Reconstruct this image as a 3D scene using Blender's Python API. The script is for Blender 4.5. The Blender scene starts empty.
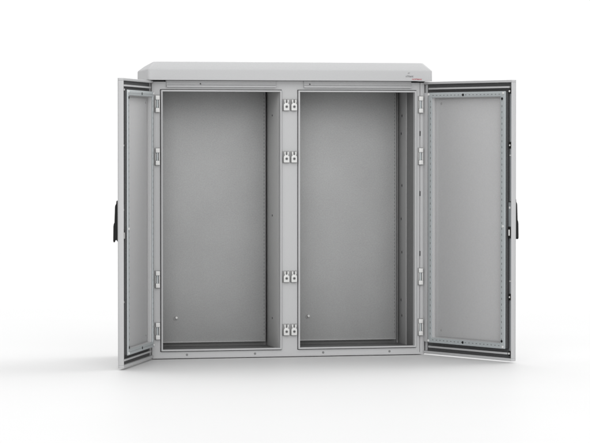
import bpy, bmesh, math, random
from mathutils import Vector, Matrix
random.seed(4)
SC = bpy.context.scene
COL = SC.collection

# ------------------------------------------------------------------ materials
def mat(name, col, rough=0.5, metal=0.0, spec=0.5, grain=0.0, gscale=900, bump=0.0, bscale=700, cloud=0.0, cscale=3.0):
    m = bpy.data.materials.new(name); m.use_nodes = True
    nt = m.node_tree; N = nt.nodes; L = nt.links
    b = N['Principled BSDF']
    b.inputs['Base Color'].default_value = (*col, 1)
    b.inputs['Roughness'].default_value = rough
    b.inputs['Metallic'].default_value = metal
    b.inputs['Specular IOR Level'].default_value = spec
    tc = N.new('ShaderNodeTexCoord')
    if grain or cloud:
        src = None
        for amt, sc_, det in ((grain, gscale, 3.0), (cloud, cscale, 5.0)):
            if not amt: continue
            n = N.new('ShaderNodeTexNoise'); n.inputs['Scale'].default_value = sc_; n.inputs['Detail'].default_value = det
            L.new(tc.outputs['Object'], n.inputs['Vector'])
            r = N.new('ShaderNodeMapRange')
            r.inputs['From Min'].default_value = 0.3; r.inputs['From Max'].default_value = 0.7
            r.inputs['To Min'].default_value = 1 - amt; r.inputs['To Max'].default_value = 1 + amt
            L.new(n.outputs['Fac'], r.inputs['Value'])
            if src is None: src = r.outputs['Result']
            else:
                mm = N.new('ShaderNodeMath'); mm.operation = 'MULTIPLY'
                L.new(src, mm.inputs[0]); L.new(r.outputs['Result'], mm.inputs[1]); src = mm.outputs[0]
        vm = N.new('ShaderNodeVectorMath'); vm.operation = 'SCALE'
        vm.inputs[0].default_value = col
        L.new(src, vm.inputs['Scale'])
        L.new(vm.outputs['Vector'], b.inputs['Base Color'])
    if bump:
        n = N.new('ShaderNodeTexNoise'); n.inputs['Scale'].default_value = bscale; n.inputs['Detail'].default_value = 2
        L.new(tc.outputs['Object'], n.inputs['Vector'])
        bp = N.new('ShaderNodeBump'); bp.inputs['Strength'].default_value = bump; bp.inputs['Distance'].default_value = 0.001
        L.new(n.outputs['Fac'], bp.inputs['Height']); L.new(bp.outputs['Normal'], b.inputs['Normal'])
    return m

M = {
 'paint':  mat('light_grey_powder_coat', (.474, .476, .480), .5, spec=.25, grain=.045, gscale=420, bump=.25, bscale=900),
 'inner':  mat('inner_grey', (.31, .31, .31), .5, grain=.09, gscale=330, bump=.25, bscale=900),  # rails, back and top: an even grey darker than the outer paint
 'door_in': mat('door_inner_coat', (.468, .468, .471), .5, grain=.06, gscale=330, bump=.25, bscale=900),
 'wall':   mat('side_wall_grey', (.17, .17, .17), .55, spec=.3, grain=.09, gscale=330, bump=.25, bscale=900),  # side walls and bottom panel: an even grey darker than the rails
 'divide': mat('divider_grey', (.50, .50, .495), .5, grain=.09, gscale=330, bump=.25, bscale=900),  # divider: an even grey paler than the other inner panels
 'plate':  mat('galvanised_plate', (.33, .332, .332), .5, metal=.15, grain=.10, gscale=240, bump=.2, cloud=.05, cscale=4),
 'steel':  mat('zinc_plated_rail', (.475, .507, .517), .42, metal=.3, grain=.06, gscale=300),
 'zinc':   mat('bright_zinc', (.66, .66, .65), .35, metal=.0, grain=.04),
 'dull':   mat('dull_steel', (.22, .22, .22), .45, metal=.3, grain=.1),
 'rod':    mat('lock_rod_steel', (.30, .32, .33), .4, metal=.4, grain=.08),
 'rubber': mat('black_foam_gasket', (.075, .076, .078), .7, grain=.25, gscale=300),
 'dark_base':  mat('dark_base_sheet', (.10, .10, .10), .55, spec=.3, grain=.15),  # darkest grey inside, for the compartment bottoms
 'slot':   mat('punched_slot', (.18, .19, .19), .7, grain=.2),
 'black':  mat('black_plastic', (.010, .010, .010), .6, spec=.2, grain=.2),
 'hole':   mat('dark_recess', (.02, .02, .022), .8, grain=.2),
 'floor':  mat('white_studio_floor', (.685, .685, .685), .5, spec=.06, cloud=.01, cscale=.6),
 'lgrey':  mat('grey_print', (.16, .16, .165), .5, grain=.1),
 'lred':   mat('red_print', (.42, .11, .12), .5, grain=.1),
}

# ------------------------------------------------------------------ mesh helpers
class MB:
    def __init__(s): s.bm = bmesh.new(); s.mats = []
    def mi(s, m):
        if m not in s.mats: s.mats.append(m)
        return s.mats.index(m)
    def merge(s, b2, m):
        i = s.mi(m)
        for f in b2.faces: f.material_index = i
        me = bpy.data.meshes.new('tmp'); b2.to_mesh(me); b2.free()
        s.bm.from_mesh(me); bpy.data.meshes.remove(me)
    def box(s, x0, x1, y0, y1, z0, z1, m, bev=0.0, seg=2):
        b = bmesh.new(); bmesh.ops.create_cube(b, size=1)
        for v in b.verts:
            v.co = Vector(((x0+x1)/2 + v.co.x*abs(x1-x0), (y0+y1)/2 + v.co.y*abs(y1-y0), (z0+z1)/2 + v.co.z*abs(z1-z0)))
        if bev: bmesh.ops.bevel(b, geom=b.edges[:], offset=bev, segments=seg, profile=.5, affect='EDGES', clamp_overlap=True)
        s.merge(b, m); return s
    def cyl(s, p0, p1, r, m, n=20, r2=None, bev=0):
        p0 = Vector(p0); p1 = Vector(p1); d = p1-p0
        b = bmesh.new()
        bmesh.ops.create_cone(b, cap_ends=True, segments=n, radius1=r, radius2=r if r2 is None else r2, depth=d.length)
        q = d.to_track_quat('Z', 'Y').to_matrix().to_4x4()
        bmesh.ops.transform(b, matrix=Matrix.Translation((p0+p1)/2) @ q, verts=b.verts)
        if bev:
            ed = [e for e in b.edges if len(e.link_faces) == 2 and e.calc_face_angle() > 1.2]
            bmesh.ops.bevel(b, geom=ed, offset=bev, segments=2, profile=.5, affect='EDGES')
        s.merge(b, m); return s
    def prism(s, pts, y0, y1, m, bev=0, axis='y'):
        """polygon in (x, z) extruded along y (or in (y, z) along x)"""
        b = bmesh.new()
        f = (lambda a, c, t: (a, t, c)) if axis == 'y' else (lambda a, c, t: (t, a, c))
        A = [b.verts.new(f(a, c, y0)) for a, c in pts]; B = [b.verts.new(f(a, c, y1)) for a, c in pts]
        b.faces.new(A); b.faces.new(B[::-1])
        n = len(pts)
        for i in range(n): b.faces.new((A[i], A[(i+1) % n], B[(i+1) % n], B[i]))
        bmesh.ops.recalc_face_normals(b, faces=b.faces[:])
        if bev: bmesh.ops.bevel(b, geom=[e for e in b.edges if e.calc_face_angle(0) > .5], offset=bev, segments=2, profile=.5, affect='EDGES')
        s.merge(b, m); return s
    def grid(s, xs, zs, solid, y0, y1, m, bev=0.0):
        """sheet with openings: cells of the xs/zs grid where solid(xc, zc), one continuous skin"""
        b = bmesh.new(); V = {}
        def v(i, j, k):
            if (i, j, k) not in V: V[i, j, k] = b.verts.new((xs[i], (y0, y1)[k], zs[j]))
            return V[i, j, k]
        nx, nz = len(xs)-1, len(zs)-1
        S = {(i, j): solid((xs[i]+xs[i+1])/2, (zs[j]+zs[j+1])/2) for i in range(nx) for j in range(nz)}
        for (i, j), on in S.items():
            if not on: continue
            b.faces.new((v(i, j, 0), v(i+1, j, 0), v(i+1, j+1, 0), v(i, j+1, 0)))
            b.faces.new((v(i, j, 1), v(i, j+1, 1), v(i+1, j+1, 1), v(i+1, j, 1)))
            for di, dj, a, c in ((-1, 0, (0, 0), (0, 1)), (1, 0, (1, 1), (1, 0)), (0, -1, (1, 0), (0, 0)), (0, 1, (0, 1), (1, 1))):
                if not S.get((i+di, j+dj), False):
                    b.faces.new((v(i+a[0], j+a[1], 0), v(i+c[0], j+c[1], 0), v(i+c[0], j+c[1], 1), v(i+a[0], j+a[1], 1)))
        bmesh.ops.recalc_face_normals(b, faces=b.faces[:])
        if bev:
            ed = [e for e in b.edges if len(e.link_faces) == 2 and e.calc_face_angle(0) > .5]
            bmesh.ops.bevel(b, geom=ed, offset=bev, segments=2, profile=.5, affect='EDGES', clamp_overlap=True)
        s.merge(b, m); return s
    def build(s, name, parent=None, loc=(0, 0, 0), smooth=True):
        me = bpy.data.meshes.new(name)
        bmesh.ops.recalc_face_normals(s.bm, faces=s.bm.faces[:])
        s.bm.to_mesh(me); s.bm.free()
        for m in s.mats: me.materials.append(M[m])
        if smooth:
            for p in me.polygons: p.use_smooth = True
            try: me.set_sharp_from_angle(angle=math.radians(32))
            except Exception: pass
        o = bpy.data.objects.new(name, me); COL.objects.link(o)
        o.parent = parent; o.location = loc
        return o

def copy_to(o, parent, loc):
    c = o.copy(); COL.objects.link(c); c.parent = parent; c.location = loc
    for ch in list(o.children):
        d = ch.copy(); COL.objects.link(d); d.parent = c
    return c

# ------------------------------------------------------------------ setting
fl = MB(); b = bmesh.new(); bmesh.ops.create_grid(b, x_segments=8, y_segments=8, size=150); fl.merge(b, 'floor')
floor = fl.build('floor', None, smooth=False); floor['kind'] = 'structure'

# ------------------------------------------------------------------ cabinet
cab = bpy.data.objects.new('enclosure_cabinet', None); COL.objects.link(cab)
cab['label'] = 'light grey double metal enclosure cabinet with both doors wide open on white floor'
cab['category'] = 'cabinet'

A, B, Z0, Z1, E = .575, .038, .0356, 1.1715, .0065     # opening outlines
W, ZT = .6145, 1.2135
g = .003
xs = [-W, -.5955, -.5935, -.552, -A-g, -B+g, B-g, A+g, .552, .5935, .5955, W]
xs = sorted(set(xs))
zs = [.0035, Z0-g, Z1+g, 1.2075, ZT]
def solid(x, z):
    if Z0-g < z < Z1+g and (-A-g < x < -B+g or B-g < x < A+g): return False
    if z > 1.2075 and abs(x) > .552: return False
    if .5935 < x < .5955 and .012 < z: return False
    return True
zs = sorted(zs + [.012])
fr = MB().grid(xs, zs, solid, 0, .02, 'paint', .0008)
for x in (-.46, -.156, .152, .455):                       # fixing holes in the bottom rail
    fr.cyl((x, -.0006, .0185), (x, .006, .0185), .0028, 'slot', 12)
    fr.cyl((x, -.0004, .0185), (x, .004, .0185), .0055, 'dull', 16)
for x in (.5945,):
    for z in (.983, .717, .451):
        fr.box(x-.0025, x+.0025, -.0006, .006, z-.011, z+.011, 'hole')
for x in (-.4, .09):
    fr.cyl((x, -.006, 1.199), (x, 0, 1.199), .003, 'dull', 12)
fr.build('front_frame', cab)

for x0, x1 in ((-A, -B), (B, A)):
    MB().grid([x0, x0+E, x1-E, x1], [Z0, Z0+E, Z1-E, Z1], lambda x, z: not (x0+E < x < x1-E and Z0+E < z < Z1-E), -.012, .021, 'paint', .0012).build('opening_lip', cab)
    s = 1 if x0 > 0 else -1
    r0, r1 = (-.551, -.063) if s < 0 else (.063, .552)
    MB().prism([(0, 1.2132), (-.006, 1.2132), (-.006, 1.1945), (-.014, 1.1905), (-.014, 1.1855), (-.0115, 1.1835), (0, 1.1835)], r0, r1, 'paint', .0008, axis='x').build('drip_rail', cab)

# shell
for s in (-1, 1):
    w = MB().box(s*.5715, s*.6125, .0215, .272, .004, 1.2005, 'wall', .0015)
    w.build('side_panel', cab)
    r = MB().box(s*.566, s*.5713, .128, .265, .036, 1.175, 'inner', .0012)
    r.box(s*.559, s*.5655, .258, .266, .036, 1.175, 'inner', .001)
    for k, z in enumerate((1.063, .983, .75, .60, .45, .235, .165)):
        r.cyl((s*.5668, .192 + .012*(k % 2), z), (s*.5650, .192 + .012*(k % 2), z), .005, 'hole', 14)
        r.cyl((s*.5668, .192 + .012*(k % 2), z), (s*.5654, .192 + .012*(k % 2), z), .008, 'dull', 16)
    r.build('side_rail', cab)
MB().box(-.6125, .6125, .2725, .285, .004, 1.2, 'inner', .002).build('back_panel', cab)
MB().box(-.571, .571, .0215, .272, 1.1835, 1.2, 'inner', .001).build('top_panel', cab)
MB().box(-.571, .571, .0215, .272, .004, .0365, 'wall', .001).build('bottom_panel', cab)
for x0, x1 in ((-.555, -.055), (.055, .555)):
    MB().box(x0, x1, .026, .225, .0368, .0405, 'dark_base', .001).build('base_sheet', cab)  # thin darker sheet over the bottom of each compartment
dv = MB().box(-.045, .045, .0215, .2715, .0368, 1.183, 'divide', .0015)
for s in (-1, 1):
    for z in (1.063, .62, .165):
        dv.cyl((s*.0440, .14, z), (s*.0460, .14, z), .0045, 'hole', 14)
dv.build('divider_panel', cab)
# dark filler added to keep the gap under the roof black and block light
MB().box(-.623, .623, .0225, .26, 1.2008, 1.2138, 'rubber').build('roof_gap_blocker', cab)

for x in (-.56, .56):
    for y in (.06, .235):
        MB().cyl((x, y, 0), (x, y, .0039), .025, 'rubber', 24).build('foot', cab)

# mounting plates, with folded edges and a perforated side edge
for x0, x1 in ((-.556, -.055), (.055, .549)):
    p = MB().box(x0, x1, .238, .241, .055, 1.178, 'plate', .0006)
    p.box(x0, x1, .230, .2379, .055, .0605, 'plate', .001)
    p.box(x1-.0035, x1, .230, .2379, .061, 1.178, 'plate', .0008)
    z = .085
    while z < 1.165:
        p.box(x1-.0065, x1-.0038, .2374, .2379, z, z+.008, 'slot'); z += .0167
    pl = p.build('mounting_plate', cab)
    for sx in ((-.46,) if x0 < 0 else (.143,)):
        MB().cyl((sx, .2285, .166), (sx, .2375, .166), .0055, 'zinc', 16, bev=.001).cyl((sx-.004, .236, .163), (sx-.004, .2378, .163), .009, 'dull', 20).build('fixing_screw', pl)

# roof: skirt, 45 degree hips, top falling to the rear, clipped rear corners
def ring(ins, zf, zr, yr=.285, o=.045, hw=.6405):
    P = [(-hw, -o), (hw, -o), (hw, .196), (hw-.05, yr), (-hw+.05, yr), (-hw, .196)]
    out = []
    for (x, y) in P:
        x2 = x - math.copysign(min(ins, abs(x)), x)
        y2 = y + ins if y < 0 else (y - ins if y > .25 else y - ins*.4)
        t = (y2 + o)/(yr + o)
        out.append((x2, y2, zf + (zr - zf)*t))
    return out
b = bmesh.new()
rings = [ring(.004, 1.2165, 1.2165), ring(0, 1.2142, 1.2142), ring(0, 1.2615, 1.2535), ring(.032, 1.2975, 1.272)]
VV = [[b.verts.new(p) for p in r] for r in rings]
for a, c in zip(VV, VV[1:]):
    for i in range(6): b.faces.new((a[i], a[(i+1) % 6], c[(i+1) % 6], c[i]))
b.faces.new(VV[0][::-1]); b.faces.new(VV[-1])
bmesh.ops.recalc_face_normals(b, faces=b.faces[:])
# the two front corners are rolled, every other edge is a tight fold
corner = [e for e in b.edges if any(e.verts[0] in (p[i], q[i]) and e.verts[1] in (p[i], q[i]) for p, q in zip(VV[1:], VV[2:]) for i in (0, 1))]
bmesh.ops.bevel(b, geom=corner, offset=.016, segments=5, profile=.5, affect='EDGES', clamp_overlap=True)
bv = [e for e in b.edges if len(e.link_faces) == 2 and e.calc_face_angle(0) > .35 and min(v.co.z for v in e.verts) > 1.22]
bmesh.ops.bevel(b, geom=bv, offset=.004, segments=3, profile=.5, affect='EDGES', clamp_overlap=True)
rf = MB(); rf.merge(b, 'paint')
roof = rf.build('roof', cab)

def lettering(txt, size, x, z, m, parent, y=-.0453, squash=1.0):
    cu = bpy.data.curves.new('lettering', 'FONT'); cu.body = txt; cu.size = size; cu.extrude = .0003; cu.offset = .0002
    t = bpy.data.objects.new('tmp_text', cu); COL.objects.link(t)
    bpy.context.view_layer.update()
    me = bpy.data.meshes.new_from_object(t.evaluated_get(bpy.context.evaluated_depsgraph_get()))
    COL.objects.unlink(t); bpy.data.objects.remove(t)
    me.transform(Matrix.Diagonal((squash, 1, 1, 1)))
    me.transform(Matrix.Rotation(math.pi/2, 4, 'X'))
    me.materials.clear(); me.materials.append(M[m])
    o = bpy.data.objects.new('lettering', me); COL.objects.link(o); o.parent = parent; o.location = (x, y, z)
    return o
lettering('nVent', .0145, .5155, 1.2305, 'lgrey', roof)
lettering('HOFFMAN', .0095, .5445, 1.2185, 'lred', roof)
sp = MB()
for a in (60, 90, 120, 150):
    ca, sa = math.cos(math.radians(a)), math.sin(math.radians(a))
    sp.cyl((.531+.003*ca, -.0452, 1.245+.003*sa), (.531+.0075*ca, -.0452, 1.245+.0075*sa), .0006, 'lgrey', 8)
sp.build('emblem', roof)

# ------------------------------------------------------------------ hinges and latch keepers (built once, then copied)
def hinge_proto():
    h = MB().box(-.0115, .0115, -.003, -.0002, -.0385, .0385, 'dull', .0008)
    for s in (-1, 1):
        h.box(-.0095, .0095, -.018, -.0031, s*.0175, s*.0365, 'zinc', .0022, 3)
    h.box(.0055, .0095, -.0145, -.0031, -.0172, .0172, 'zinc', .001)
    h.box(-.0095, -.0065, -.0120, -.0031, -.0172, .0172, 'zinc', .001)
    o = h.build('hinge', cab)
    MB().cyl((-.0005, -.0085, -.0174), (-.0005, -.0085, .0174), .0042, 'steel', 16).build('hinge_pin', o)
    return o
hz = (1.111, .882, .349, .124)
first = hinge_proto()
n = 0
for x in (-.5915, .5955):
    for z in hz:
        if n == 0: first.location = (x, 0, z)
        else: copy_to(first, cab, (x, 0, z))
        n += 1

def keeper_proto():
    k = MB()
    pts = [(-.0125, -.018), (-.0105, -.021), (.0105, -.021), (.0125, -.018), (.0125, .001)]
    for a in range(15, 61, 15): pts.append((.0125*math.cos(math.radians(a)), .001 + .012*math.sin(math.radians(a))))
    pts += [(.0098, .014), (.0098, .0265), (.0045, .0265), (.0045, .0135), (0, .0105), (-.0045, .0135), (-.0045, .0265), (-.0098, .0265), (-.0098, .014)]
    for a in range(120, 166, 15): pts.append((.0125*math.cos(math.radians(a)), .001 + .012*math.sin(math.radians(a))))
    pts.append((-.0125, .001))
    k.prism(pts, -.020, -.013, 'zinc', .0008)
    k.box(-.0085, .0085, -.0128, -.0002, -.0175, .012, 'zinc', .001)
    o = k.build('latch_keeper', cab)
    MB().box(-.0148, .0148, -.0032, -.0002, -.0235, .0285, 'dull', .0008).build('base_plate', o)
    s = MB().cyl((0, -.0212, -.0045), (0, -.0198, -.0045), .0062, 'dull', 20)
    s.box(-.0035, .0035, -.0216, -.0211, -.0055, -.0035, 'hole').box(-.001, .001, -.0217, -.0211, -.008, -.001, 'hole')
    s.build('screw_head', o)
    return o
kp = keeper_proto(); n = 0
for z in (1.1045, .8765, .352, .1185):
    for x in (-.0180, .0165):
        if n == 0: kp.location = (x, 0, z)
        else: copy_to(kp, cab, (x, 0, z))
        n += 1

# ------------------------------------------------------------------ doors
HX, HY, TH, L, D0, D1 = .6121, -.0122, .3959, .5925, .0078, 1.2112
def make_door(sd):
    """local x = sd*distance from hinge, local y = minus depth towards the inside"""
    def bx(mb, u0, u1, w0, w1, z0, z1, m, bev=.0008, seg=2): return mb.box(sd*u0, sd*u1, -w0, -w1, z0, z1, m, bev, seg)
    d = MB()
    bx(d, -.036, L, -.0255, -.0222, D0, D1, 'paint', .0012)                 # outer skin
    bx(d, -.007, L, -.0221, 0, D1-.0105, D1, 'paint', .0012)                # folded edges
    bx(d, -.007, L, -.0221, 0, D0, D0+.0115, 'paint', .0012)
    bx(d, L-.0035, L, -.0221, 0, D0+.0116, D1-.0106, 'paint', .0012)
    bx(d, -.014, .004, -.0221, -.0142, D0+.0116, D1-.0106, 'paint', .0012)
    bx(d, -.006, .020, -.0135, -.001, .0600, 1.1625, 'paint', .0012)
    door = d.build('door', cab, (sd*HX, HY, 0))
    door.rotation_euler = (0, 0, sd*(TH - math.pi/2))
    i0, i1, j0, j1 = .0045, L-.004, D0+.012, D1-.011
    G = MB().grid(sorted([sd*i0, sd*.050, sd*.553, sd*i1]), [j0, .066, 1.156, j1],
                  lambda x, z: not (.050 < abs(x) < .553 and .066 < z < 1.156), .0222, .014, 'rubber', .001)
    G.build('gasket', door)
    # pressed light ribs in the gasket channel, top and bottom
    for za, zb in ((1.1765, 1.1845), (.0348, .0432)):
        rb = MB(); bx(rb, .022, .570, -.0138, -.003, za, zb, 'paint', .0015)
        rb.build('channel_rib', door)
    # inner sheet with a shallow vertical fold near the hinge
    ip = MB(); bx(ip, .051, .552, -.0221, -.0125, .0665, 1.1555, 'door_in', .001)
    bx(ip, .088, .525, -.0123, -.0105, .088, 1.134, 'door_in', .0008)
    for z in (1.115, .115):
        ip.cyl((sd*.105, .0104, z), (sd*.105, .0085, z), .005, 'inner', 16)
    ip.build('inner_sheet', door)
    # perforated stiffening frame
    t0, t1, q0, q1 = .040, .563, .0594, 1.163
    S = MB()
    def fgrid(mb, a0, a1, c0, c1, b0, b1, e0, e1, y0, y1, m, bev):
        mb.grid(sorted([sd*a0, sd*b0, sd*b1, sd*a1]), [c0, e0, e1, c1], lambda x, z: not (b0 < abs(x) < b1 and e0 < z < e1), y0, y1, m, bev)
    fgrid(S, t0, t1, q0, q1, t0+.0225, t1-.030, q0+.0225, q1-.0225, -.0065, -.012, 'steel', .0016)
    fgrid(S, t0+.009, t1-.010, q0+.009, q1-.009, t0+.0235, t1-.031, q0+.0235, q1-.0235, .0122, -.0062, 'door_in', .0008)
    fgrid(S, t0+.0015, t1-.0015, q0+.0015, q1-.0015, t0+.0088, t1-.0098, q0+.0088, q1-.0088, .0138, -.0062, 'rubber', .0008)
    u = t0 + .03
    while u < t1 - .035:
        for zz in (q1-.0125, q0+.0125): bx(S, u, u+.009, .0118, .0123, zz-.0016, zz+.0016, 'slot', 0)
        u += .025
    z = q0 + .035
    while z < q1 - .03:
        bx(S, t1-.0225, t1-.0185, .0118, .0123, z, z+.009, 'slot', 0)
        bx(S, t0+.0145, t0+.0185, .0118, .0123, z, z+.009, 'slot', 0)
        z += .025
    for uu, zz in (((t0+t1)/2-.02, q1-.0125), ((t0+t1)/2-.02, q0+.0125), (t1-.019, q1-.032), (t1-.019, q0+.032)):
        S.cyl((sd*uu, -.0119, zz), (sd*uu, -.0135, zz), .0058, 'black', 16)
    for uu, zz in ((t1-.012, .585), (t0+.004, q1-.008), (t0+.004, q0+.008), (t1-.012, q0+.008), (t1-.012, q1-.008)):
        S.cyl((sd*uu, -.0119, zz), (sd*uu, -.0155, zz), .0052, 'zinc', 16, bev=.001)
    S.build('stiffening_frame', door)
    # lock rod with its guides, rollers and the lock case
    R = MB()
    bx(R, .5705, .5815, -.0135, -.0075, .045, .575, 'rod', .001)
    bx(R, .5705, .5815, -.0135, -.0075, .692, 1.160, 'rod', .001)
    R.build('lock_rod', door)
    for zz in (.932, .282):
        gmb = MB(); bx(gmb, .5685, .5875, -.0139, -.003, zz-.014, zz+.014, 'black', .002)
        gmb.cyl((sd*.578, .0035, zz), (sd*.578, .0015, zz), .004, 'zinc', 14); gmb.build('rod_guide', door)
    for zz in (1.163, .040):
        gmb = MB(); gmb.cyl((sd*.5775, .0138, zz), (sd*.5775, .001, zz), .0105, 'black', 20, bev=.001)
        gmb.cyl((sd*.5775, .001, zz), (sd*.5775, -.001, zz), .0045, 'zinc', 16); gmb.build('rod_roller', door)
    for zz in (.889, .350):
        gmb = MB(); bx(gmb, .570, .5870, -.0139, -.0070, zz-.0025, zz+.0025, 'zinc', .001); gmb.build('rod_stop', door)
    lc = MB()
    bx(lc, .5665, .5875, -.0138, -.004, .583, .688, 'rod', .002)
    lc.cyl((sd*.5775, .0040, .665), (sd*.5775, .0025, .665), .005, 'zinc', 16)
    bx(lc, .567, .5878, -.0138, -.0015, .534, .5825, 'black', .002)
    bx(lc, .572, .581, -.0014, .0005, .545, .571, 'zinc', .001)
    lc.build('lock_case', door)
    # swing handle on the outside: long tapered grip, hinged at the foot
    h = MB()
    prof = [(.0256, .535), (.0256, .702), (.030, .704), (.0325, .700), (.0335, .690), (.0375, .683), (.0388, .676), (.0410, .612), (.0440, .606), (.0455, .596), (.0465, .536), (.0440, .529), (.0410, .538), (.031, .539), (.029, .533)]
    h.prism(prof, sd*.562, sd*.586, 'black', .0015, axis='x')
    h.build('handle', door)
    return door
make_door(-1); make_door(1)

# ------------------------------------------------------------------ light
w = bpy.data.worlds.new('World'); SC.world = w; w.use_nodes = True
nt = w.node_tree; N = nt.nodes; LK = nt.links
tcw = N.new('ShaderNodeTexCoord')
def lobe(direction, power, amount):
    d = Vector(direction).normalized()
    v = N.new('ShaderNodeVectorMath'); v.operation = 'DOT_PRODUCT'; v.inputs[1].default_value = d
    LK.new(tcw.outputs['Generated'], v.inputs[0])
    c = N.new('ShaderNodeMath'); c.operation = 'MAXIMUM'; c.inputs[1].default_value = 0; LK.new(v.outputs['Value'], c.inputs[0])
    p = N.new('ShaderNodeMath'); p.operation = 'POWER'; p.inputs[1].default_value = power; LK.new(c.outputs[0], p.inputs[0])
    m = N.new('ShaderNodeMath'); m.operation = 'MULTIPLY'; m.inputs[1].default_value = amount; LK.new(p.outputs[0], m.inputs[0])
    return m.outputs[0]
# a white photo studio: dim sides, bright wall behind, one big soft light in front and above, white ceiling
STUDIO = .335
total = None
for args in (((0.235, 1, 0), 7, .74), ((-.12, .5, .84), 8, 2.7), ((.75, .35, .6), 9, 3.1), ((-.18, -.95, .37), 6, 3.1)):
    o = lobe(*args)
    ad = N.new('ShaderNodeMath'); ad.operation = 'ADD'; LK.new(o, ad.inputs[0])
    if total is None: ad.inputs[1].default_value = STUDIO
    else: LK.new(total, ad.inputs[1])
    total = ad.outputs[0]
bg = N['Background']; bg.inputs['Color'].default_value = (1, 1, 1, 1)
LK.new(total, bg.inputs['Strength'])

# ------------------------------------------------------------------ camera
cam = bpy.data.cameras.new('camera'); co = bpy.data.objects.new('camera', cam); COL.objects.link(co)
cam.sensor_fit = 'HORIZONTAL'; cam.sensor_width = 36; cam.lens = 36*2974.49/590
cam.clip_start = .1; cam.clip_end = 1000
co.location = (-3.0482, -12.6875, .9556)
co.rotation_euler = (math.pi/2 - .0275, 0, -.2376)
SC.camera = co
SC.render.engine = 'CYCLES'
SC.cycles.use_denoising = True
SC.cycles.max_bounces = 10; SC.cycles.diffuse_bounces = 6
SC.view_settings.view_transform = 'Standard'; SC.view_settings.look = 'None'
SC.view_settings.exposure = 0; SC.view_settings.gamma = 1
